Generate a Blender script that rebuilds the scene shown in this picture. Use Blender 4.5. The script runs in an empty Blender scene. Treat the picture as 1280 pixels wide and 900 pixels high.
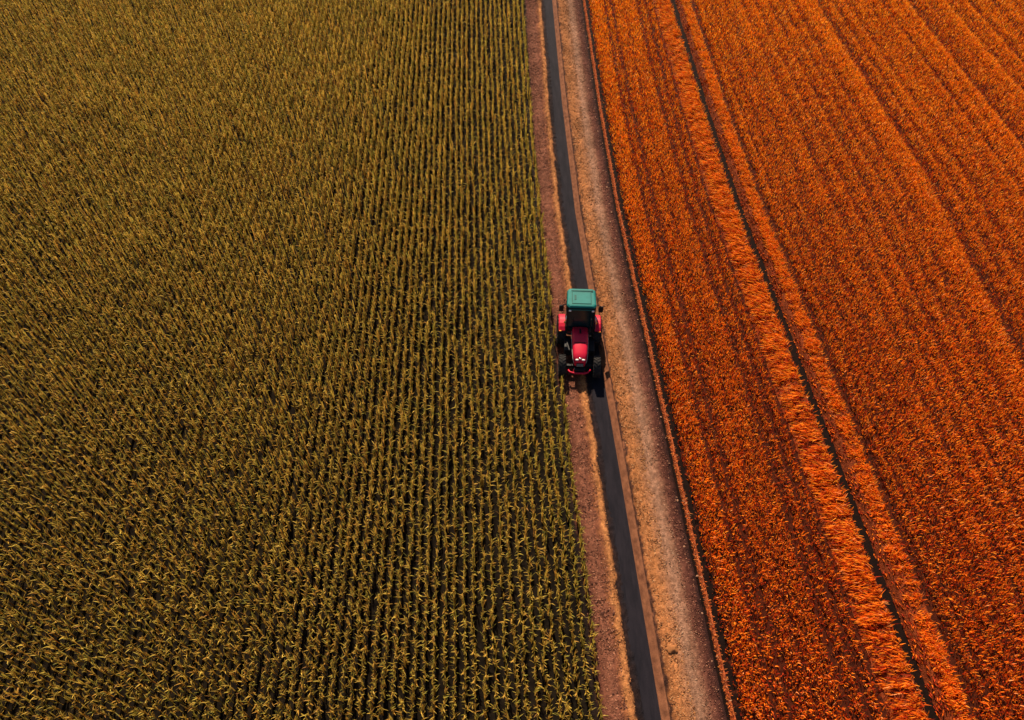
import bpy, bmesh, math, random
import numpy as np
from mathutils import Vector, Matrix
random.seed(4); rng = np.random.default_rng(11)
S = bpy.context.scene
R = math.radians
# ------------------------------------------------------------------ camera, sky, sun, exposure
CAM_H = 32.0
F_PX, VX, VY = 900.0, 585.0, -716.0           # focal length (photo pixels) and where the rows converge
PITCH = math.atan2(450 - VY, F_PX)
YAW = math.atan2(640 - VX, math.hypot(F_PX, 450 - VY))
cd = bpy.data.cameras.new('camera'); cam = bpy.data.objects.new('camera', cd)
S.collection.objects.link(cam); S.camera = cam
cd.sensor_fit = 'HORIZONTAL'; cd.sensor_width = 36.0; cd.lens = 36.0 * F_PX / 1280.0
cd.clip_start = 0.5; cd.clip_end = 6000
cam.location = (0, 0, CAM_H)
cam.rotation_euler = (math.pi / 2 - PITCH, 0, -YAW)
cd.dof.use_dof = True; cd.dof.focus_distance = 36.0; cd.dof.aperture_fstop = 0.36
SUN_EL, SUN_AZ = R(43), R(-7)                # azimuth from +Y, negative = to the left
w = bpy.data.worlds.new('World'); S.world = w; w.use_nodes = True
nt = w.node_tree
sky = nt.nodes.new('ShaderNodeTexSky'); sky.sky_type = 'NISHITA'; sky.sun_disc = False
sky.sun_elevation = SUN_EL; sky.sun_rotation = SUN_AZ
nt.links.new(sky.outputs[0], nt.nodes['Background'].inputs[0])
nt.nodes['Background'].inputs[1].default_value = 0.05
sl = bpy.data.lights.new('sun', 'SUN'); sl.energy = 5.0; sl.angle = R(0.5); sl.color = (1.0, 0.81, 0.60)
so = bpy.data.objects.new('sun', sl); S.collection.objects.link(so)
sd = Vector((math.sin(SUN_AZ) * math.cos(SUN_EL), math.cos(SUN_AZ) * math.cos(SUN_EL), math.sin(SUN_EL)))
so.rotation_euler = sd.to_track_quat('Z', 'Y').to_euler(); so.location = (-20, 40, 60)
S.view_settings.view_transform = 'Standard'; S.view_settings.look = 'None'
S.view_settings.gamma = 1; S.view_settings.use_curve_mapping = False
S.view_settings.exposure = 0.76
S.cycles.max_bounces = 5

# ------------------------------------------------------------------ materials
def mat(name, col, rough=0.6, metal=0.0, spec=0.5, coat=0.0):
    m = bpy.data.materials.new(name); m.use_nodes = True
    b = m.node_tree.nodes['Principled BSDF']
    b.inputs['Base Color'].default_value = (*col, 1); b.inputs['Roughness'].default_value = rough
    b.inputs['Metallic'].default_value = metal; b.inputs['Specular IOR Level'].default_value = spec
    b.inputs['Coat Weight'].default_value = coat
    return m
def noisy(name, stops, scale=3.0, detail=8.0, rough=0.9, bump=0.0, bscale=40.0, stretch=(1, 1, 1), spec=0.12, metal=0.0, coat=0.0, bdist=0.05, vcol=False):
    """procedural colour: noise through a colour ramp, plus a finer bump"""
    m = mat(name, (0, 0, 0), rough, metal, spec, coat); t = m.node_tree; b = t.nodes['Principled BSDF']
    tc = t.nodes.new('ShaderNodeTexCoord'); mp = t.nodes.new('ShaderNodeMapping')
    mp.inputs['Scale'].default_value = stretch; t.links.new(tc.outputs['Object'], mp.inputs[0])
    n = t.nodes.new('ShaderNodeTexNoise'); n.inputs['Scale'].default_value = scale; n.inputs['Detail'].default_value = detail
    n.inputs['Roughness'].default_value = 0.7
    t.links.new(mp.outputs[0], n.inputs[0])
    r = t.nodes.new('ShaderNodeValToRGB'); e = r.color_ramp.elements
    for i, (p, c) in enumerate(stops):
        x = e[i] if i < 2 else e.new(p)
        x.position = p; x.color = (*c, 1)
    t.links.new(n.outputs[0], r.inputs[0]); t.links.new(r.outputs[0], b.inputs['Base Color'])
    if vcol:
        a = t.nodes.new('ShaderNodeAttribute'); a.attribute_name = 'tint'
        q = t.nodes.new('ShaderNodeMix'); q.data_type = 'RGBA'; q.blend_type = 'MULTIPLY'; q.inputs['Factor'].default_value = 1
        t.links.new(a.outputs['Color'], q.inputs[6]); t.links.new(r.outputs[0], q.inputs[7]); t.links.new(q.outputs[2], b.inputs['Base Color'])
    if bump:
        n2 = t.nodes.new('ShaderNodeTexNoise'); n2.inputs['Scale'].default_value = bscale; n2.inputs['Detail'].default_value = 4
        t.links.new(tc.outputs['Object'], n2.inputs[0])
        bp = t.nodes.new('ShaderNodeBump'); bp.inputs['Strength'].default_value = bump; bp.inputs['Distance'].default_value = bdist
        t.links.new(n2.outputs[0], bp.inputs['Height']); t.links.new(bp.outputs[0], b.inputs['Normal'])
    return m
def leaf_mat(name, trans=0.3, rough=0.5, spec=0.4):
    m = bpy.data.materials.new(name); m.use_nodes = True; t = m.node_tree; b = t.nodes['Principled BSDF']
    a = t.nodes.new('ShaderNodeAttribute'); a.attribute_name = 'tint'
    b.inputs['Roughness'].default_value = rough; b.inputs['Specular IOR Level'].default_value = spec
    tr = t.nodes.new('ShaderNodeBsdfTranslucent'); mx = t.nodes.new('ShaderNodeMixShader'); mx.inputs[0].default_value = trans
    t.links.new(a.outputs['Color'], b.inputs['Base Color']); t.links.new(a.outputs['Color'], tr.inputs[0])
    t.links.new(b.outputs[0], mx.inputs[1]); t.links.new(tr.outputs[0], mx.inputs[2])
    t.links.new(mx.outputs[0], t.nodes['Material Output'].inputs[0])
    return m
M_corn = leaf_mat('corn_leaf', 0.36, 0.6, 0.2)
M_orange = leaf_mat('orange_leaf', 0.36, 0.7, 0.10)
M_dirt = noisy('dirt', [(0.30, (0.60, 0.56, 0.54)), (0.5, (1.03, 1.01, 1.0)), (0.70, (1.5, 1.5, 1.52))], 9, 8, 0.95, 1.0, 20, (1, .6, 1), vcol=True)
M_bermside = noisy('berm_side', [(0.3, (0.025, 0.013, 0.011)), (0.7, (0.075, 0.035, 0.024))], 5, 6, 0.95, 0.6, 24)
M_lane = noisy('dark_lane_surface', [(0.25, (0.004, 0.004, 0.007)), (0.75, (0.020, 0.0165, 0.022))], 1.6, 9, 0.85, 0.3, 40, (2.4, .35, 1), 0.10)
M_bank = noisy('smooth_bank', [(0.3, (0.10, 0.038, 0.020)), (0.7, (0.23, 0.092, 0.044))], 4, 8, 0.9, 0.5, 30, (1, .5, 1))
M_kerb = noisy('lane_kerb_line', [(0.3, (0.20, 0.12, 0.08)), (0.7, (0.32, 0.19, 0.12))], 3, 6, 0.85, 0.2, 30)
M_trench_shade = noisy('trench_soil_painted_shade', [(0.3, (0.003, 0.0012, 0.001)), (0.7, (0.010, 0.0035, 0.002))], 5, 6, 0.95, 0.6, 20)  # soil darkened to near black, standing in for shade in ditches and furrow
M_osoil = noisy('orange_field_soil', [(0.3, (0.012, 0.0025, 0.001)), (0.7, (0.07, 0.012, 0.003))], 5, 8, 0.95, 0.8, 18)
M_ridge = noisy('ridge_straw', [(0.3, (0.05, 0.009, 0.004)), (0.7, (0.28, 0.055, 0.012))], 9, 8, 0.9, 0.9, 18)
M_clod = noisy('clod', [(0.3, (0.26, 0.12, 0.065)), (0.7, (0.46, 0.26, 0.16))], 20, 4, 0.9, 0.5, 60)

# ground: soil by the field it belongs to; far beyond the planted part it takes the colour of the crop
def ground_material():
    m = mat('ground_soil', (0, 0, 0), 1.0, 0, 0.04); t = m.node_tree; b = t.nodes['Principled BSDF']; N = t.nodes.new; L = t.links.new
    g = N('ShaderNodeNewGeometry'); sx = N('ShaderNodeSeparateXYZ'); L(g.outputs['Position'], sx.inputs[0])
    n = N('ShaderNodeTexNoise'); n.inputs['Scale'].default_value = 3; n.inputs['Detail'].default_value = 8; L(g.outputs['Position'], n.inputs[0])
    def ramp(c0, c1):
        r = N('ShaderNodeValToRGB'); r.color_ramp.elements[0].position = .3; r.color_ramp.elements[1].position = .7
        r.color_ramp.elements[0].color = (*c0, 1); r.color_ramp.elements[1].color = (*c1, 1); L(n.outputs[0], r.inputs[0]); return r.outputs[0]
    def gt(sock, v):
        q = N('ShaderNodeMath'); q.operation = 'GREATER_THAN'; q.inputs[1].default_value = v; L(sock, q.inputs[0]); return q.outputs[0]
    def mix(f, a, c):
        q = N('ShaderNodeMix'); q.data_type = 'RGBA'; L(f, q.inputs['Factor']); L(a, q.inputs[6]); L(c, q.inputs[7]); return q.outputs[2]
    side = gt(sx.outputs[0], 7.0)
    soil = mix(side, ramp((.004, .003, .0025), (.012, .009, .006)), ramp((.02, .005, .003), (.07, .016, .007)))
    crop = mix(side, ramp((.05, .035, .008), (.20, .13, .02)), ramp((.28, .05, .008), (.6, .13, .015)))
    ln = N('ShaderNodeVectorMath'); ln.operation = 'DISTANCE'; ln.inputs[1].default_value = (0, 30, 0); L(g.outputs['Position'], ln.inputs[0])
    L(mix(gt(ln.outputs['Value'], 85.0), soil, crop), b.inputs['Base Color'])
    bp = N('ShaderNodeBump'); bp.inputs['Strength'].default_value = .7; bp.inputs['Distance'].default_value = .06; L(n.outputs[0], bp.inputs['Height']); L(bp.outputs[0], b.inputs['Normal'])
    return m

# ------------------------------------------------------------------ helpers
def tag(o, label=None, cat=None, group=None, kind=None):
    if label: o['label'] = label
    if cat: o['category'] = cat
    if group: o['group'] = group
    if kind: o['kind'] = kind
    return o
def link(name, me, mats, parent=None):
    o = bpy.data.objects.new(name, me); S.collection.objects.link(o)
    for m in (mats if isinstance(mats, (list, tuple)) else [mats]): me.materials.append(m)
    if parent: o.parent = parent
    return o
def np_mesh(name, V, Q, tint=None, mi=None, smooth=False):
    me = bpy.data.meshes.new(name); k = Q.shape[1]
    me.vertices.add(len(V)); me.vertices.foreach_set('co', V.astype(np.float32).ravel())
    me.loops.add(Q.size); me.loops.foreach_set('vertex_index', Q.astype(np.int32).ravel())
    me.polygons.add(len(Q)); me.polygons.foreach_set('loop_start', np.arange(0, Q.size, k, dtype=np.int32))
    me.polygons.foreach_set('loop_total', np.full(len(Q), k, dtype=np.int32))
    if mi is not None: me.polygons.foreach_set('material_index', mi.astype(np.int32))
    me.polygons.foreach_set('use_smooth', np.full(len(Q), smooth, dtype=bool))
    if tint is not None:
        a = me.color_attributes.new('tint', 'FLOAT_COLOR', 'POINT')
        a.data.foreach_set('color', np.c_[tint, np.ones(len(tint))].astype(np.float32).ravel())
    me.update(calc_edges=True); me.validate()
    return me

# rows and tracks wander slightly: sideways offset at distance y for a line whose nominal position is u
def bend(y, u):
    b1 = np.interp(y, [-30, 6, 17, 37, 50, 66, 90, 200], [.35, .22, .0, -.46, -.32, .08, .5, .5])
    b2 = np.interp(y, [-30, 6, 21, 39, 65, 90], [-1.6, -1.1, -.75, .45, .1, 0])
    k = np.clip((np.asarray(u) - 20) / 8.0, 0, 1)
    g = np.clip((np.asarray(u) + 6) / 10.0, .0, 1)
    return (b1 * (1 - k) + b2 * k) * g
def visible(x, y, mx=130, my=110):
    """within the photographed area plus a margin (in photo pixels)"""
    cy, sy, cp, sp = math.cos(YAW), math.sin(YAW), math.cos(PITCH), math.sin(PITCH)
    fw = x * sy + y * cy; rt = x * cy - y * sy
    dep = fw * cp + CAM_H * sp; up = fw * sp - CAM_H * cp
    px = 640 + F_PX * rt / dep; py = 450 - F_PX * up / dep
    return (px > -mx) & (px < 1280 + mx) & (py > -my * 2.6) & (py < 900 + my * 1.6) & (dep > 0)
def vnoise(x, y, s, seed=0):
    """smooth value noise in 0..1"""
    r = np.random.default_rng(seed).random((256, 256))
    fx, fy = x / s, y / s; ix, iy = np.floor(fx).astype(int), np.floor(fy).astype(int); fx = fx - ix; fy = fy - iy
    fx = fx * fx * (3 - 2 * fx); fy = fy * fy * (3 - 2 * fy); g = lambda a, b: r[a % 256, b % 256]
    return (g(ix, iy) * (1 - fx) + g(ix + 1, iy) * fx) * (1 - fy) + (g(ix, iy + 1) * (1 - fx) + g(ix + 1, iy + 1) * fx) * fy

def blades(P, az, th0, curl, length, width, seg=3, roll=None, taper=0.15):
    """N curved leaf blades: root P, heading az, start angle from vertical th0, total curl"""
    n = len(P); roll = rng.normal(0, .5, n) if roll is None else roll
    lv = seg + 1; V = np.zeros((n, lv, 2, 3)); pos = P.copy()
    h = np.c_[np.cos(az), np.sin(az)]
    sv = np.c_[-np.sin(az) * np.cos(roll), np.cos(az) * np.cos(roll), np.sin(roll)]
    for k in range(lv):
        t = k / seg; wd = width * (1 - (1 - taper) * t ** 1.6) * (0.7 if k == 0 else 1)
        V[:, k, 0] = pos - sv * (wd / 2)[:, None]; V[:, k, 1] = pos + sv * (wd / 2)[:, None]
        th = th0 + curl * (k + .5) / seg
        pos = pos + np.c_[h * np.sin(th)[:, None], np.cos(th)] * (length / seg)[:, None]
    b = np.arange(n)[:, None] * lv * 2 + np.arange(seg)[None] * 2
    Q = np.stack([b, b + 1, b + 3, b + 2], -1).reshape(-1, 4)
    return V.reshape(-1, 3), Q
def cat_blades(parts):
    Vs, Qs, Ts, o = [], [], [], 0
    for V, Q, T in parts:
        Vs.append(V); Qs.append(Q + o); Ts.append(np.repeat(T, len(V) // len(T), 0)); o += len(V)
    return np.concatenate(Vs), np.concatenate(Qs), np.concatenate(Ts)

# ------------------------------------------------------------------ setting: ground, lane, verges
def sheet(name, x0, x1, y0, y1, z, m):
    me = np_mesh(name, np.array([(x0, y0, z), (x1, y0, z), (x1, y1, z), (x0, y1, z)], float), np.array([[0, 1, 2, 3]]))
    return tag(link(name, me, m), kind='structure')
sheet('ground', -3000, 3000, -3000, 3000, -0.05, ground_material())
YS = np.concatenate([np.arange(-40, -2, 2.0), np.arange(-2, 78, 0.10), np.arange(78, 110, 0.5), np.arange(110, 300, 4.0)])
def strip(name, us, zs, m, amp=0.0, sub=0.08, parent=None, kind='structure', smooth=True, wob=0.0, cols=None):
    """a long cross-section us/zs swept along the gently wandering road"""
    U, Z = [], []
    for i in range(len(us) - 1):
        k = max(1, int(round(abs(us[i + 1] - us[i]) / sub)))
        for j in range(k): U.append(us[i] + (us[i + 1] - us[i]) * j / k); Z.append(zs[i] + (zs[i + 1] - zs[i]) * j / k)
    U.append(us[-1]); Z.append(zs[-1]); U = np.array(U); Z = np.array(Z)
    yy, uu = np.meshgrid(YS, U, indexing='ij'); zz = np.tile(Z, (len(YS), 1))
    xx = uu + bend(yy, uu)
    if wob: xx = xx + (vnoise(yy, yy * 0, .9, 77) - .5) * wob
    edge = np.ones(len(U)); edge[0] = edge[-1] = .0
    if amp:
        zz = zz + amp * edge[None] * ((vnoise(xx, yy, .22, 3) - .5) + .6 * (vnoise(xx, yy, .09, 5) - .5) * 2 + .8 * (vnoise(xx, yy, 1.3, 8) - .5))
    V = np.stack([xx, yy, zz], -1).reshape(-1, 3); nu = len(U)
    a = (np.arange(len(YS) - 1)[:, None] * nu + np.arange(nu - 1)[None]).ravel()
    Q = np.stack([a, a + 1, a + nu + 1, a + nu], 1)
    T_ = None
    if cols:   # dirt colours and painted shadow bands across the track, with ragged borders
        cu = [c[0] for c in cols]; q = np.tile(U, (len(YS), 1)) + (vnoise(xx, yy, .5, 51) - .5) * .16 + (vnoise(xx, yy, .12, 52) - .5) * .16
        m_ = (.78 + .44 * vnoise(xx, yy * .5, .6, 53)) * (.7 + .6 * vnoise(xx, yy, .08, 54))
        T_ = np.stack([np.interp(q, cu, [c[1][k] for c in cols]) * m_ for k in range(3)], -1).reshape(-1, 3)
    o = link(name, np_mesh(name, V, Q, T_, smooth=smooth), m, parent)
    return tag(o, kind=kind) if kind else o
VC = [(3.2, (.008, .005, .004)), (3.56, (.012, .007, .005)), (3.70, (.08, .027, .017)), (3.95, (.125, .046, .027)), (4.25, (.15, .058, .034)), (4.5, (.13, .047, .027)), (4.70, (.20, .075, .030)), (4.85, (.34, .145, .050)), (4.98, (.30, .12, .042)), (5.05, (.03, .015, .012)), (5.25, (.014, .009, .010)), (5.42, (.012, .010, .013))]  # last stops: berm's lane side painted dark in place of its shadow
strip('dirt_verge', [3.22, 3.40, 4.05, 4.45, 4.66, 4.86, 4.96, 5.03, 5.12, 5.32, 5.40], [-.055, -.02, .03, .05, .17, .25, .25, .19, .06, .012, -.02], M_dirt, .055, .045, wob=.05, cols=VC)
strip('dark_lane', [5.24, 5.45, 5.8, 6.06], [.0, -.012, -.012, .0], M_lane, .004, .1)
strip('lane_edge', [6.06, 6.10], [.0, .03], M_bank, .006, .03)
strip('smooth_bank', [6.10, 6.31, 6.39], [.03, .17, .18], M_bank, .05, .04)
RC = [(6.38, (.14, .055, .028)), (6.42, (.03, .014, .010)), (6.50, (.05, .021, .014)), (6.60, (.24, .092, .032)), (6.95, (.29, .115, .040)), (7.2, (.26, .112, .050)), (7.45, (.225, .110, .062)), (7.7, (.235, .125, .078)),  # dark stops just right of the bank paint the shadow at its foot
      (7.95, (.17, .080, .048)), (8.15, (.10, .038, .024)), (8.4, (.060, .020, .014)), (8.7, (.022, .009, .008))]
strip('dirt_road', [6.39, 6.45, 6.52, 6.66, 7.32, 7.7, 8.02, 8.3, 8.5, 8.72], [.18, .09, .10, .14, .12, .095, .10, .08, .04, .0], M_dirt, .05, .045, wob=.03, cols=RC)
strip('field_trench', [8.72, 8.76, 8.82, 8.86], [.0, -.025, -.025, -.01], M_trench_shade, .04)
strip('field_ditch', [9.05, 9.12, 9.30, 9.5], [.0, -.03, -.03, -.045], M_trench_shade, .03)

# ------------------------------------------------------------------ tractor (heads towards the camera)
def bm_new(): return bmesh.new()
def bm_obj(name, bm, m, parent=None, smooth=False, bevel=0.0, seg=2):
    if bevel:
        bmesh.ops.bevel(bm, geom=[e for e in bm.edges if e.calc_face_angle(0) > .5], offset=bevel, segments=seg, affect='EDGES', profile=.6, clamp_overlap=True)
    bmesh.ops.recalc_face_normals(bm, faces=bm.faces)
    me = bpy.data.meshes.new(name); bm.to_mesh(me); bm.free()
    for p in me.polygons: p.use_smooth = smooth
    return link(name, me, m, parent)
def box(bm, c, s, rot=None):
    mx = Matrix.Translation(c) @ (rot if rot else Matrix.Identity(4)) @ Matrix.Diagonal((*s, 1))
    bmesh.ops.create_cube(bm, size=1, matrix=mx)
def loft(bm, sections, cap=True):
    rings = [[bm.verts.new(p) for p in s] for s in sections]; n = len(rings[0])
    for a, b in zip(rings, rings[1:]):
        for i in range(n): bm.faces.new((a[i], a[(i + 1) % n], b[(i + 1) % n], b[i]))
    if cap: bm.faces.new(rings[0]); bm.faces.new(rings[-1][::-1])
def tube(bm, pts, r, n=8):
    pts = [Vector(p) for p in pts]; rings = []
    for i, p in enumerate(pts):
        d = (pts[min(i + 1, len(pts) - 1)] - pts[max(i - 1, 0)]).normalized()
        a = d.orthogonal().normalized() if i == 0 else (a - d * a.dot(d)).normalized()
        b = d.cross(a); rr = r[i] if isinstance(r, (list, tuple)) else r
        rings.append([p + (a * math.cos(2 * math.pi * k / n) + b * math.sin(2 * math.pi * k / n)) * rr for k in range(n)])
    loft(bm, rings)
def lathe_x(bm, prof, n=32, c=(0, 0, 0)):
    """prof: (x, radius), spun round the X axis through c; closed profile ring"""
    rings = []
    for k in range(n):
        a = 2 * math.pi * k / n
        rings.append([bm.verts.new((c[0] + x, c[1] + r * math.cos(a), c[2] + r * math.sin(a))) for x, r in prof])
    m = len(prof)
    for k in range(n):
        A, B = rings[k], rings[(k + 1) % n]
        for i in range(m): bm.faces.new((A[i], A[(i + 1) % m], B[(i + 1) % m], B[i]))
M_red = noisy('tractor_red_paint', [(0.3, (0.52, 0.005, 0.030)), (0.7, (0.62, 0.007, 0.040))], 4, 6, 0.52, 0.04, 60, coat=.04, spec=.25)
M_teal = noisy('roof_teal_paint', [(0.3, (0.002, 0.130, 0.118)), (0.7, (0.005, 0.170, 0.152))], 3, 6, 0.6, 0.04, 60, coat=.0, spec=.2)
M_tealdk = noisy('roof_teal_recess', [(0.3, (0.002, 0.065, 0.055)), (0.7, (0.004, 0.09, 0.075))], 3, 6, 0.5, 0.04, 60)
M_blk = noisy('black_frame', [(0.3, (0.008, 0.009, 0.010)), (0.7, (0.020, 0.020, 0.022))], 6, 6, 0.45, 0.1, 60)
M_tyre = noisy('tyre_rubber', [(0.3, (0.012, 0.012, 0.013)), (0.62, (0.030, 0.027, 0.025)), (0.8, (0.10, 0.08, 0.065))], 5, 8, 0.8, 0.3, 50)
M_rim = noisy('rim_paint', [(0.3, (0.30, 0.28, 0.26)), (0.7, (0.45, 0.42, 0.38))], 6, 6, 0.5, 0.1, 50)
M_steel = noisy('bright_metal', [(0.3, (0.60, 0.57, 0.55)), (0.7, (0.8, 0.76, 0.72))], 8, 4, 0.22, 0.05, 40, metal=.85)
M_glass = mat('cab_glass', (0.002, 0.018, 0.021), 0.10, 0, 0.4); M_glass.node_tree.nodes['Principled BSDF'].inputs['Transmission Weight'].default_value = .0
M_lamp = mat('lamp_glass', (0.85, 0.83, 0.78), 0.12, 0, 0.7)
M_amber = mat('amber_lens', (0.8, 0.25, 0.02), 0.2)
M_seat = noisy('seat_fabric', [(0.3, (0.02, 0.02, 0.022)), (0.7, (0.05, 0.05, 0.05))], 20, 4, 0.9)
T = bpy.data.objects.new('tractor', None); S.collection.objects.link(T)
T.location = (4.70, 25.45, 0.03); T.rotation_euler = (0, 0, -R(4.5))
tag(T, 'red farm tractor with a teal cab roof driving down the dirt verge', 'tractor')
# local frame: forward = -Y.  front axle y=-1.85, rear axle y=+0.62
# chassis
bm = bm_new(); box(bm, (0, -.75, .62), (.36, 2.7, .34)); box(bm, (0, .5, .72), (.62, 1.5, .5)); box(bm, (0, -1.76, .55), (1.5, .16, .16))
box(bm, (0, .62, .8), (1.5, .26, .26)); box(bm, (0, -1.55, .82), (.5, .9, .3)); bm_obj('chassis', bm, M_blk, T, bevel=.02)
# hood: lofted cross-sections, falling and rounding to the nose
def hood_sec(y, w, zt, zb, r):
    pts = []
    for a in range(0, 7):
        t = math.pi * a / 6; ex = .55
        cx = math.cos(t); sx = math.sin(t)
        pts.append((w * math.copysign(abs(cx) ** ex, cx), y, zt - r + r * sx ** ex if sx > 1e-6 else zt - r))
    pts.append((-w * .96, y, zb)); pts.append((w * .96, y, zb)); return pts
bm = bm_new()
loft(bm, [hood_sec(-.02, .44, 1.80, 1.0, .22), hood_sec(-.6, .435, 1.74, .98, .22), hood_sec(-1.2, .41, 1.66, .94, .22), hood_sec(-1.62, .38, 1.57, .92, .22),
          hood_sec(-1.84, .35, 1.50, .9, .24), hood_sec(-2.0, .30, 1.38, .9, .26), hood_sec(-2.07, .24, 1.22, .92, .2)])
hood = bm_obj('hood', bm, M_red, T, smooth=True)
bm = bm_new(); box(bm, (0, -.30, 1.775), (.10, .34, .02)); bm_obj('air_scoop', bm, M_blk, hood, bevel=.008)
for s in (-1, 1):
    bm = bm_new(); box(bm, (s * .430, -.83, 1.25), (.012, .66, .03))
    for k in range(6): box(bm, (s * .434, -.55 - k * .11, 1.25), (.012, .07, .28))
    bm_obj('side_vent', bm, M_blk, hood)
bm = bm_new()
for k in range(2): box(bm, (0, -1.06 + k * .02, 1.694), (.70, .012, .012))
bm_obj('hood_seam', bm, M_blk, hood)
bm = bm_new(); box(bm, (0, -2.09, 1.06), (.40, .04, .26)); g = bm_obj('grille', bm, M_blk, T, bevel=.01)
bm = bm_new()
for k in range(6): box(bm, (0, -2.115, .96 + k * .04), (.36, .012, .012))
bm_obj('grille_bar', bm, M_rim, g)
for s in (-1, 1):
    bm = bm_new(); bmesh.ops.create_uvsphere(bm, u_segments=14, v_segments=8, radius=1, matrix=Matrix.Translation((s * .17, -1.99, 1.37)) @ Matrix.Rotation(R(42), 4, 'X') @ Matrix.Diagonal((.095, .055, .075, 1)))
    bm_obj('headlight', bm, M_lamp, T, smooth=True)
bm = bm_new(); bmesh.ops.create_uvsphere(bm, u_segments=14, v_segments=8, radius=1, matrix=Matrix.Translation((0, -1.95, 1.445)) @ Matrix.Rotation(R(35), 4, 'X') @ Matrix.Diagonal((.09, .05, .03, 1)))
bm_obj('nose_badge', bm, M_steel, hood, smooth=True)
# pale trim lines down both flanks of the hood
for s in (-1, 1):
    bm = bm_new(); tube(bm, [(s * .452, -.1, 1.50), (s * .448, -.8, 1.44), (s * .425, -1.4, 1.36), (s * .39, -1.8, 1.26), (s * .33, -2.02, 1.14)], .014, 6)
    bm_obj('side_trim', bm, M_rim, hood, smooth=True)
# front weights and red bumper bar
bm = bm_new(); box(bm, (0, -2.14, .66), (.62, .22, .34)); bm_obj('weight_block', bm, M_blk, T, bevel=.03)
bm = bm_new(); tube(bm, [(-.60, -2.12, .64), (-.52, -2.26, .63), (-.30, -2.32, .62), (.30, -2.32, .62), (.45, -2.28, .66), (.60, -2.14, .72)], [.045, .05, .055, .055, .05, .045], 10)
for s in (-1, 1): box(bm, (s * .28, -2.2, .6), (.07, .26, .12))
bm_obj('front_bumper', bm, M_red, T, smooth=True)
# wheels
def wheel(name, x, y, rad, wd, s):
    W = bpy.data.objects.new(name, None); S.collection.objects.link(W); W.parent = T; W.location = (x, y, rad)
    h = wd / 2; rr = rad * .58
    bm = bm_new()
    lathe_x(bm, [(-h * .8, rr), (-h, rr * 1.18), (-h * 1.02, rad * .84), (-h * .86, rad * .93), (-h * .3, rad * .955), (h * .3, rad * .955), (h * .86, rad * .93), (h * 1.02, rad * .84), (h, rr * 1.18), (h * .8, rr)], 40)
    nl = 20
    for k in range(nl):
        for q in (-1, 1):
            a = 2 * math.pi * (k + (.5 if q > 0 else 0)) / nl
            rot = Matrix.Rotation(a, 4, 'X')
            mx = rot @ Matrix.Translation((q * h * .5, 0, rad * .955)) @ Matrix.Rotation(q * R(38), 4, 'Z') @ Matrix.Diagonal((h * 1.12, rad * .07, rad * .08, 1))
            bmesh.ops.create_cube(bm, size=1, matrix=mx)
    bm_obj('tyre', bm, M_tyre, W)
    bm = bm_new()
    lathe_x(bm, [(-h * .82, rr * 1.01), (-h * .82, rr * .9), (s * h * .25 - .02, rr * .8), (s * h * .35 - .02, .05), (s * h * .35 + .02, .05), (s * h * .25 + .02, rr * .8), (h * .82, rr * .9), (h * .82, rr * 1.01)], 28)
    for k in range(8):
        a = 2 * math.pi * k / 8
        box(bm, (s * h * .38, math.cos(a) * rr * .35, math.sin(a) * rr * .35), (.05, .04, .04))
    bm_obj('rim', bm, M_rim, W)
for s in (-1, 1):
    wheel('front_wheel', s * .94, -1.82, .62, .38, s)
    wheel('rear_wheel', s * .98, .55, .82, .50, s)
    # red rear fender: an arch over the tyre
    bm = bm_new(); secs = []
    for k in range(9):
        a = R(48 + k * 14); r0 = .90
        yy = .55 - r0 * math.cos(a); zz = .82 + r0 * math.sin(a)
        yi = .55 - (r0 - .03) * math.cos(a); zi = .82 + (r0 - .03) * math.sin(a)
        x0, x1 = s * .82, s * 1.17
        secs.append([(x0, yy, zz), (x1 - s * .05, yy, zz), (x1, yy, zz - .05), (x1, yi, zi - .05), (x0, yi, zi)])
    loft(bm, secs); fd = bm_obj('rear_fender', bm, M_red, T, bevel=.012)
    bm = bm_new(); box(bm, (s * 1.08, -.10, 1.50), (.12, .05, .06)); bm_obj('marker_lamp', bm, M_amber, fd, bevel=.01)
    bm = bm_new()
    for k in range(3): box(bm, (s * .80, -.22 - .04 * k, .95 - .24 * k), (.36, .24, .03))
    box(bm, (s * .66, -.30, .68), (.03, .06, .6)); bm_obj('step', bm, M_blk, T)
for s in (-1, 1):
    bm = bm_new(); box(bm, (s * .64, -.52, .76), (.38, 1.05, .46)); bm_obj('side_shade_box', bm, M_blk, T, bevel=.05)  # black boxes added to stand in for the shadow between hood and wheels
# cab
cabF, cabB, zb, zt = -.05, 1.66, 1.25, 2.86
cab = bpy.data.objects.new('cab', None); S.collection.objects.link(cab); cab.parent = T
def corner(s, front, z):
    t = (z - zb) / (zt - zb)
    if front: return Vector((s * (.70 + .04 * t), cabF + .44 * t, z))
    return Vector((s * (.70 + .04 * t), cabB - .05 * t, z))
bm = bm_new()
for s in (-1, 1):
    for f in (0, 1): tube(bm, [corner(s, f, zb), corner(s, f, zt)], .042, 8)
    tube(bm, [(s * .73, .72, zb), (s * .75, .72, zt)], .032, 8)
    for z in (zb, zt): tube(bm, [corner(s, 1, z), corner(s, 0, z)], .045, 8)
for f in (0, 1):
    for z in (zb, zt): tube(bm, [corner(-1, f, z), corner(1, f, z)], .045, 8)
box(bm, (0, .75, 1.15), (1.36, 1.5, .16)); box(bm, (0, -.03, 1.55), (1.30, .05, .3))
bm_obj('cab_frame', bm, M_blk, cab)
def pane(name, P):
    bm = bm_new(); P = [Vector(p) for p in P]; n = (P[1] - P[0]).cross(P[2] - P[0]).normalized() * .006
    loft(bm, [[p - n for p in P], [p + n for p in P]]); return bm_obj(name, bm, M_glass, cab)
i = .03
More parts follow.
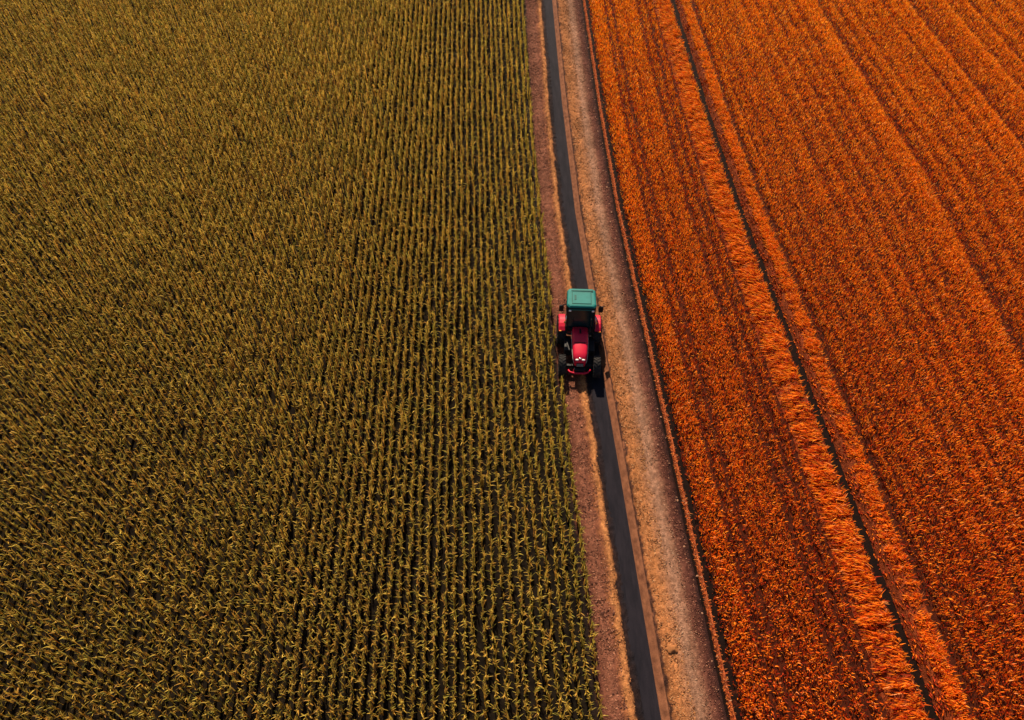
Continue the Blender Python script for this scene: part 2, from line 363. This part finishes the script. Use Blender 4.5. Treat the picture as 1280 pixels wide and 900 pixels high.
pane('windshield', [corner(-1, 1, zb) + Vector((i, 0, i)), corner(1, 1, zb) + Vector((-i, 0, i)), corner(1, 1, zt) + Vector((-i, 0, -i)), corner(-1, 1, zt) + Vector((i, 0, -i))])
pane('rear_window', [corner(-1, 0, zb) + Vector((i, 0, i)), corner(1, 0, zb) + Vector((-i, 0, i)), corner(1, 0, zt) + Vector((-i, 0, -i)), corner(-1, 0, zt) + Vector((i, 0, -i))])
for s in (-1, 1):
    pane('side_window', [corner(s, 1, zb), corner(s, 0, zb), corner(s, 0, zt), corner(s, 1, zt)])
# what shows through the glass
bm = bm_new(); box(bm, (0, .85, 1.55), (.52, .5, .16)); box(bm, (0, 1.12, 1.92), (.5, .14, .7)); bm_obj('seat', bm, M_seat, T, bevel=.04)
bm = bm_new(); tube(bm, [(.2 * math.cos(a), .36 + .08 * math.sin(a), 1.86 + .18 * math.sin(a)) for a in [k * math.pi / 8 for k in range(17)]], .018, 6); tube(bm, [(0, .36, 1.86), (0, .1, 1.3)], .03, 6)
bm_obj('steering_wheel', bm, M_blk, T, smooth=True)
bm = bm_new(); tube(bm, [(-.42, cabF + .12, 1.95), (.05, cabF - .02, 1.46)], .012, 5); tube(bm, [(-.42, cabF + .13, 1.99), (-.40, cabF + .2, 2.3)], .01, 5); bm_obj('wiper', bm, M_blk, cab)
# roof with raised rim and a hatch
bm = bm_new(); rs = []
for z, e in ((2.87, -.07), (2.92, .0), (3.01, .0), (3.065, -.05), (3.08, -.11)):
    w_, y0, y1 = .80 + e, cabF + .36 - e, cabB + .02 + e; c = .14
    rs.append([(-w_ + c, y0, z), (w_ - c, y0, z), (w_, y0 + c, z), (w_ - .04, y1 - c, z), (w_ - .04 - c, y1, z), (-w_ + .04 + c, y1, z), (-w_ + .04, y1 - c, z), (-w_, y0 + c, z)])
loft(bm, rs); roof = bm_obj('roof', bm, M_teal, T, bevel=.012)
bm = bm_new(); box(bm, (0, .93, 3.092), (.98, .80, .03)); hatch = bm_obj('roof_hatch', bm, M_teal, roof, bevel=.012)
bm = bm_new()
for s in (-1, 1): box(bm, (s * .515, .93, 3.0835), (.03, .86, .012))
box(bm, (0, 1.355, 3.0835), (1.06, .03, .012)); box(bm, (0, .505, 3.0835), (1.06, .03, .012)); box(bm, (-.34, .95, 3.11), (.10, .34, .02)); bm_obj('roof_recess', bm, M_tealdk, roof)
bm = bm_new(); box(bm, (0, 1.47, 3.08), (1.10, .07, .05)); box(bm, (.58, 1.47, 3.09), (.10, .12, .07)); bm_obj('roof_rear_bar', bm, M_tealdk, roof, bevel=.01)
bm = bm_new(); box(bm, (0, cabF + .36, 2.91), (1.36, .10, .10)); bm_obj('roof_visor', bm, M_blk, roof, bevel=.02)
bm = bm_new(); box(bm, (0, cabF + .30, 2.88), (1.20, .03, .04)); bm_obj('visor_trim', bm, M_teal, roof, bevel=.008)
for s in (-1, 1):
    bm = bm_new(); box(bm, (s * .62, cabF + .28, 2.82), (.13, .06, .10)); bm_obj('work_light', bm, M_lamp, T, bevel=.02)
    # mirrors on their arms
    Mi = bpy.data.objects.new('mirror', None); S.collection.objects.link(Mi); Mi.parent = T
    bm = bm_new(); tube(bm, [(s * .74, cabF + .72, 2.80), (s * .94, cabF + .68, 2.86), (s * 1.06, cabF + .66, 2.80)], .02, 6); bm_obj('mirror_arm', bm, M_blk, Mi)
    bm = bm_new(); box(bm, (s * 1.08, cabF + .66, 2.58), (.25, .09, .46)); bm_obj('mirror_head', bm, M_blk, Mi, bevel=.04)
    bm = bm_new(); tube(bm, [(s * .80, cabF + .16, 2.5), (s * .83, cabF + .12, 2.1), (s * .83, cabF + .06, 1.62)], .022, 8); bm_obj('grab_rail', bm, M_steel, T, smooth=True)
    bm = bm_new(); box(bm, (s * .86, cabF + .14, 2.02), (.10, .07, .14)); bm_obj('turn_signal', bm, M_amber, T, bevel=.02)
bm = bm_new(); tube(bm, [(.50, -.22, 1.2), (.52, -.22, 1.9)], .05, 10); tube(bm, [(.52, -.22, 1.9), (.53, -.20, 2.5), (.55, -.12, 2.62)], .032, 10); bm_obj('exhaust_pipe', bm, M_blk, T, smooth=True)
bm = bm_new(); box(bm, (0, 1.78, .62), (.12, .5, .1)); box(bm, (0, 1.6, .9), (.8, .1, .3)); bm_obj('tow_hitch', bm, M_blk, T, bevel=.01)

# ------------------------------------------------------------------ green crop: plants in close rows
CORN = np.array([(.60, .390, .065), (.48, .350, .055), (.31, .265, .04), (.57, .300, .05), (.34, .17, .04), (.17, .16, .03)])
def corn_blades(P, wide=1.0, edge=None, tall=None):
    """P (n,3) plant roots -> tinted blades of every plant: a stalk, sheathing upright leaves, a few arching ones"""
    n = len(P); out = []; h = rng.normal(.90, .06, n).clip(.7, 1.3) * (1.0 if tall is None else tall)
    lx, ly = rng.normal(0, .04, n), rng.normal(0, .05, n)
    shade = rng.uniform(.75, 1.2, (n, 1))
    pick = lambda k, p: CORN[rng.choice(6, k, p=p)] * rng.uniform(.85, 1.15, (k, 1)) * shade
    p0 = np.array([.34, .26, .12, .16, .07, .05]); along = lambda: np.where(rng.random(n) < .72, rng.choice([math.pi / 2, -math.pi / 2], n) + rng.normal(0, .35, n), rng.uniform(0, 2 * math.pi, n))
    for a in (0., 1.57):
        V, Q = blades(P, np.full(n, a) + rng.normal(0, .3, n), np.hypot(lx, ly) * .7, np.zeros(n), h * .95, np.full(n, .050 * wide), 2, roll=np.zeros(n), taper=.6); out.append((V, Q, pick(n, p0)))
    for k in range(5):       # upright leaves close to the stalk
        f = .30 + .13 * k
        V, Q = blades(P + np.c_[lx * f, ly * f, f * h * .95], along(), rng.uniform(.0, .30, n), rng.uniform(.0, .7, n), rng.uniform(.26, .40, n), rng.uniform(.036, .056, n) * wide, 3, roll=rng.normal(0, .6, n))
        out.append((V, Q, pick(n, p0) if edge is None else np.where(edge[:, None] > rng.random((n, 1)), pick(n, [.1, .35, .40, .02, .0, .13]) * 1.1, pick(n, p0))))
    for k in range(4):       # arching leaves
        f = .40 + .17 * k
        V, Q = blades(P + np.c_[lx * f, ly * f, f * h * .95], rng.uniform(0, 2 * math.pi, n), rng.uniform(.2, .65, n), rng.uniform(.3, 1.3, n), rng.uniform(.20, .36, n), rng.uniform(.030, .050, n) * wide, 3, roll=rng.normal(0, .6, n))
        out.append((V, Q, pick(n, p0) if edge is None else np.where(edge[:, None] > rng.random((n, 1)), pick(n, [.1, .35, .40, .02, .0, .13]) * 1.1, pick(n, p0))))
    return out
grow = lambda P: np.clip((np.hypot(P[:, 0] - 3, P[:, 1] - 8) - 8) / 42, 0, 1)
rows = np.arange(3.60, -70, -.41); X, Y, E = [], [], []
for k, u in enumerate(rows):
    st = .19 + .25 * np.clip((np.hypot(u - 3, np.arange(-2, 108, .1) - 8) - 10) / 45, 0, 1)       # plants stand further apart, and grow larger, away from the road
    y = -2 + np.cumsum(np.interp(np.arange(0, 520), np.cumsum(st) / st.mean(), st)) + rng.uniform(0, .3); y = y[y < 108]
    y = y + rng.normal(0, .035, len(y)); uu = u + rng.normal(0, .038, len(y)) + (vnoise(y, y * 0 + k * 7.3, 1.6, 21) - .5) * .11
    keep = rng.random(len(y)) > .025
    x = uu + bend(y, u) - .32 * np.clip((y - 38) / 28, 0, 1); keep &= visible(x, y)
    X.append(x[keep]); Y.append(y[keep]); E.append(np.full(keep.sum(), max(0, 1 - .4 * k)))
X, Y, E = map(np.concatenate, (X, Y, E))
lx_, ly_ = X - T.location.x, Y - T.location.y
keep = ~((np.abs(lx_) < 1.32) & (ly_ > -2.5) & (ly_ < 2.3)); X, Y, E = X[keep], Y[keep], E[keep]
inside = visible(X, Y, -6, -3) & (Y > 0)
dist = np.where(inside, np.hypot(np.hypot(X, Y), CAM_H), 1e9); near = np.argsort(dist)[:300]
mask = np.ones(len(X), bool); mask[near] = False
P = np.c_[X[mask], Y[mask], np.full(mask.sum(), -.05)]
V, Q, C = cat_blades(corn_blades(P, 1.0 + .35 * grow(P), E[mask], 1 + .30 * grow(P)))
tag(link('green_crop', np_mesh('green_crop', V, Q, C), M_corn), 'dense olive green crop standing in narrow rows left of the dirt road', 'crop', kind='stuff')
variants = []
for k in range(12):
    V, Q, C = cat_blades(corn_blades(np.zeros((1, 3)), 1.0, np.array([0.])))
    me = np_mesh('crop_plant', V, Q, C); me.materials.append(M_corn); variants.append(me)
proto = None
for j, q in enumerate(near):
    o = bpy.data.objects.new('crop_plant', variants[j % 12]); S.collection.objects.link(o)
    o.location = (X[q], Y[q], -.05); o.rotation_euler = (0, 0, random.choice((0, math.pi)) + random.gauss(0, .2)); s_ = random.uniform(.92, 1.1); o.scale = (s_, s_, s_)
    tag(o, 'leafy olive crop plant in the tight rows nearest the bottom edge of the picture', 'crop plant', 'crop plants nearest the camera in the green field')

# ------------------------------------------------------------------ orange field
sheet('orange_field_ground', 9.3, 140, -40, 112, -0.044, M_osoil)
OR = np.array([(.92, .275, .010), (.95, .38, .022), (.80, .17, .007), (.50, .058, .008), (.26, .028, .006), (.95, .42, .10)])
#            u :  9.45  9.7  10.8  11.1 11.4  12.2 12.8 13.5  13.9 14.2 14.6 15.1 15.3 15.5 | 18.9 19.3 20   20.8 21.4 22.2 23  23.6 24.6 25.4 26.2 27.4 28.6 29.4 29.7 30.4 31.5 33 34 35.5 37.5 37.9 39 41 41.5 43 45 47 60
DIPS = [(9.25, .15, 1), (10.72, .17, .8), (11.35, .20, .9), (12.35, .12, .35), (13.70, .20, .85), (14.45, .20, .85), (15.22, .24, 1), (18.80, .24, 1), (19.6, .15, .6), (20.5, .25, .5), (21.7, .3, .55), (23.1, .3, .5), (24.3, .25, .45), (25.5, .3, .45), (26.6, .25, .4), (27.7, .3, .45),
        (30.1, .6, .62), (31.4, .3, .4), (32.8, .35, .45), (34.3, .3, .4), (35.8, .35, .45), (38.5, .6, .65), (39.9, .3, .35), (42.0, .5, .55), (43.8, .4, .5), (45.7, .4, .5), (47.7, .4, .5), (50, .4, .5), (53, .4, .5)]
CRESTS = [(10.1, .35, .35), (12.9, .4, .3), (19.1, .15, .3), (22.4, .3, .2), (29.2, .35, .7), (37.6, .35, .6), (41.0, .35, .4)]
def canopy(u, y):
    """0 in the tramlines and furrows, about .7 over the crop, 1 on the crests"""
    uw = u + (vnoise(y, y * 0 + 5, 1.2, 91) - .5) * .12; b = np.full(len(u), .74)
    for c, w_, a in DIPS: b -= .8 * a * np.exp(-((uw - c) / w_) ** 2)
    for c, w_, a in CRESTS: b += a * .6 * np.exp(-((uw - c) / w_) ** 2)
    return (b + .10 * np.sin(uw * 2 * math.pi / 1.13) * (u > 19)).clip(0, 1.15)
def orange_tint(n, br, y=None):
    """br 0..1: share of bright blades against dark red ones"""
    p = np.c_[.34 * br + .10, .30 * br, np.full(n, .24), .16 * (1 - br) + .06, .26 * (1 - br), .07 * br]; c = np.cumsum(p, 1); c /= c[:, -1:]
    k = (rng.random(n)[:, None] > c).sum(1).clip(0, 5)
    col = OR[k] * rng.uniform(.75, 1.2, (n, 1))
    if y is not None: col[:, 1] *= np.interp(y, [5, 30, 62], [.78, .90, 1.03])      # the crop ripens from yellow-orange at the far end to red-orange
    return col
def scatter(u0, u1, dens, y0=-2, y1=108):
    n = int((u1 - u0) * (y1 - y0) * dens); u = rng.uniform(u0, u1, n); y = rng.uniform(y0, y1, n)
    x = u + bend(y, u); k = visible(x, y); return u[k], y[k], x[k]
u, y, x = scatter(9.30, 62, 300)
k = ~((u > 15.40) & (u < 18.75)); u, y, x = u[k], y[k], x[k]
br = canopy(u, y); patch = vnoise(x, y, 1.1, 31) * .5 + vnoise(x, y * .3, 3.0, 33) * .5
far = np.clip((y - 35) / 30, 0, 1); k = rng.random(len(u)) < (.16 + .84 * br) * (1 - .3 * far); u, y, x, br, patch = u[k], y[k], x[k], br[k], patch[k]; far = far[k]
n = len(u); z = -.04 + .56 * (br - .1).clip(0) * rng.uniform(.0, 1, n) ** .8
L_ = rng.uniform(.13, .25, n) * (1 + .15 * far); leanL = np.interp(u, [12, 12.8, 13.6], [0, 1, 0], left=0, right=0)
az = np.where(rng.random(n) < .35 + .4 * leanL, math.pi + rng.normal(0, .5, n), rng.uniform(0, 6.283, n))
V, Q = blades(np.c_[x, y, z], az, rng.uniform(.0, .55, n), rng.uniform(0, .8, n), L_, rng.uniform(.042, .072, n) * (1 + .3 * far), 2)
C = orange_tint(n, np.clip(br * 1.1 - .1 + (patch - .5) * .5, 0, 1), y)
tag(link('orange_crop', np_mesh('orange_crop', V, Q, np.repeat(C, 6, 0)), M_orange), 'dense flame orange crop covering the field right of the road', 'crop', kind='stuff')

# the two raised windrows: straw body plus the blades that spill over it
def windrow(name, prof, mats, label, specs):
    root = strip(name, [p[0] for p in prof], [p[1] for p in prof], M_ridge, .05, .09, kind=None, wob=.08)
    tag(root, label, 'windrow')
    for nm, u0, u1, zf, dens, az0, azs, t0, t1, c0, c1, l0, l1, b in specs:
        u, y, x = scatter(u0, u1, dens); x = x + (vnoise(y, y * 0, .9, 77) - .5) * .08; n = len(u)
        clump = (vnoise(y, u * .1 + 3, .14, 41) * .75 + vnoise(y, u + 9, .5, 42) * .25 - .5)
        keep = rng.random(n) < .62 + clump * 1.5; u, y, x, clump = u[keep], y[keep], x[keep], clump[keep]; n = len(u)
        zz = np.interp(u, [p[0] for p in prof], [p[1] for p in prof]) + zf
        V, Q = blades(np.c_[x, y, zz], az0 + rng.normal(0, azs, n), rng.uniform(t0, t1, n), rng.uniform(c0, c1, n), rng.uniform(l0, l1, n), rng.uniform(.040, .065, n), 3)
        C = orange_tint(n, np.clip(b + clump * .8 + rng.normal(0, .1, n), 0, 1), y)
        link(nm, np_mesh(nm, V, Q, np.repeat(C, 8, 0)), M_orange, root)['kind'] = 'stuff'
PI = math.pi
windrow('windrow', [(15.30, -.05), (15.6, .08), (15.95, .34), (16.3, .50), (16.60, .48), (16.68, .25), (16.71, -.05)], M_ridge,
        'wide raised windrow of long orange straw, left of the black furrow',
        [('straw_fringe', 15.6, 16.66, .03, 260, PI, .20, .5, 1.25, .2, .9, .28, .60, .5), ('straw_tips', 15.32, 16.68, .04, 130, 0, 1.5, .0, .9, .0, .6, .15, .34, .55)])
windrow('windrow', [(17.30, -.05), (17.38, .12), (17.52, .40), (17.75, .50), (18.36, .46), (18.46, .30), (18.5, -.05)], M_ridge,
        'narrow raised windrow with a smooth red left flank, right of the black furrow',
        [('straw_fringe', 17.68, 18.44, .02, 300, PI, .3, .35, 1.0, .2, .7, .2, .42, .7), ('straw_tips', 17.58, 18.46, .03, 170, 0, 1.6, .0, .7, 0, .6, .14, .3, .8),
         ('short_stubble', 17.28, 17.66, .0, 230, -PI / 2, .5, .7, 1.3, 0, .25, .12, .22, -.8)])
strip('black_furrow', [16.70, 16.8, 17.22, 17.32], [-.03, -.035, -.035, -.03], M_trench_shade, .0, .1)  # black colour takes the place of the windrow's shadow

# thin line of red plants along the road's right edge
hr = strip('plant_row', [8.86, 8.92, 8.98, 9.03, 9.05], [-.03, .16, .24, .16, -.03], noisy('row_stems', [(0.36, (0.10, 0.020, 0.008)), (0.64, (0.50, 0.12, 0.035))], 6, 6, 0.85, 0.7, 24), .05, .03, kind=None, wob=.05)
tag(hr, 'thin straight row of red leafy plants between the dirt road and the orange field', 'plant row')
def row_leaves(nm, u0, u1, dens, l0, l1, zl, zh):
    u, y, x = scatter(u0, u1, dens); n = len(u)
    side = np.where(rng.random(n) < .72, PI, 0) + rng.normal(0, .6, n)
    V, Q = blades(np.c_[x, y, rng.uniform(zl, zh, n)], side, rng.uniform(.4, 1.2, n), rng.uniform(0, .8, n), rng.uniform(l0, l1, n), rng.uniform(.025, .05, n), 2)
    C = np.array([(.70, .16, .03), (.80, .26, .06), (.40, .07, .02), (.60, .34, .18)])[rng.choice(4, n, p=[.42, .3, .2, .08])] * rng.uniform(.8, 1.15, (n, 1))
    link(nm, np_mesh(nm, V, Q, np.repeat(C, 6, 0)), M_orange, hr)['kind'] = 'stuff'
row_leaves('leaves', 8.86, 9.03, 520, .06, .17, .02, .26)

# ------------------------------------------------------------------ gravel and clods
ico = bm_new(); bmesh.ops.create_icosphere(ico, subdivisions=1, radius=1); IV = np.array([v.co[:] for v in ico.verts]); IF = np.array([[v.index for v in f.verts] for f in ico.faces]); ico.free()
def stones(n, u, y, x, z, size, tint):
    ang = rng.uniform(0, 6.283, n); sc = size[:, None] * rng.uniform(.6, 1.3, (n, 3)); sc[:, 2] *= .75
    V = IV[None] * sc[:, None]; V = V * rng.uniform(.8, 1.2, (n, len(IV), 1))
    c, s = np.cos(ang)[:, None], np.sin(ang)[:, None]
    V = np.stack([V[..., 0] * c - V[..., 1] * s, V[..., 0] * s + V[..., 1] * c, V[..., 2]], -1) + np.c_[x, y, z][:, None]
    F = IF[None] + (np.arange(n) * len(IV))[:, None, None]
    return V.reshape(-1, 3), F.reshape(-1, 3), np.repeat(tint, len(IV), 0)
PU = [3.62, 3.72, 4.05, 4.45, 4.66, 4.86, 4.96, 5.03, 6.39, 6.45, 6.52, 6.66, 7.32, 7.7, 8.02, 8.3, 8.5, 8.72]; PZ = [-.05, .0, .03, .05, .17, .25, .25, .19, .18, .09, .10, .14, .12, .095, .10, .08, .04, .0]
M_grav = leaf_mat('gravel', 0.0, 0.9, 0.2)
parts = []
for u0, u1, dens, pal, s0 in ((3.6, 4.75, 285, [(.07, .026, .017), (.17, .064, .038), (.32, .14, .08)], .020), (4.72, 5.04, 300, [(.34, .14, .05), (.42, .19, .07), (.22, .08, .03)], .018),
                              (6.55, 7.45, 390, [(.14, .05, .018), (.32, .13, .045), (.42, .21, .09)], .019), (7.3, 8.1, 180, [(.12, .06, .035), (.24, .13, .075), (.33, .20, .125)], .016), (8.0, 8.6, 255, [(.08, .026, .018), (.16, .055, .034), (.30, .13, .075)], .017)):
    u, y, x = scatter(u0, u1, dens); n = len(u)
    parts.append(stones(n, u, y, x, np.interp(u, PU, PZ) + .006, rng.lognormal(0, .35, n) * s0, np.array(pal)[rng.choice(3, n)] * rng.uniform(.8, 1.2, (n, 1))))
Vs, Fs, Ts, o_ = [], [], [], 0
for V, F_, T_ in parts: Vs.append(V); Fs.append(F_ + o_); Ts.append(T_); o_ += len(V)
tag(link('gravel', np_mesh('gravel', np.concatenate(Vs), np.concatenate(Fs), np.concatenate(Ts)), M_grav), 'fine loose clods and pebbles strewn over the dirt road and verge', 'gravel', kind='stuff')
cl = []
for k in range(6):
    V, F_, T_ = stones(1, 0, 0, 0, 0, np.array([1.0]), np.ones((1, 3))); me = np_mesh('dirt_clod', V, F_, smooth=False); me.materials.append(M_clod); cl.append(me)
for k in range(70):
    yy = 5.5 + 60 * (k + random.random()) / 70; uu = random.choice((8.2, 8.45, 8.65, 8.7)) + random.gauss(0, .06)
    o = bpy.data.objects.new('dirt_clod', cl[k % 6]); S.collection.objects.link(o)
    s_ = random.uniform(.028, .055); o.scale = (s_ * random.uniform(.8, 1.5), s_ * random.uniform(.8, 1.5), s_); o.rotation_euler = (0, 0, random.uniform(0, 6.28))
    o.location = (uu + float(bend(yy, uu)), yy, float(np.interp(uu, PU, PZ)) + s_ * .5)
    tag(o, 'pale dirt clod lying on the dark right shoulder beside the red plant row', 'dirt clod', 'pale clods along the right shoulder of the dirt road')

# a low heap of loose earth on the dirt road
bm = bm_new(); bmesh.ops.create_icosphere(bm, subdivisions=4, radius=1)
for v in bm.verts:
    q = v.co.copy(); k = 1 + .25 * math.sin(q.x * 5 + 1) * math.cos(q.y * 4)
    v.co = Vector((q.x * .26 * k, q.y * .20 * k, q.z * .16))
hp = bm_obj('earth_heap', bm, noisy('heap_earth', [(0.3, (.22, .085, .03)), (0.7, (.34, .14, .05))], 12, 6, .95, .4, 30), smooth=True)
hp.location = (7.0 + float(bend(8.6, 7.0)), 8.75, .12); tag(hp, 'small heap of loose orange earth on the dirt road near the bottom edge', 'earth heap')
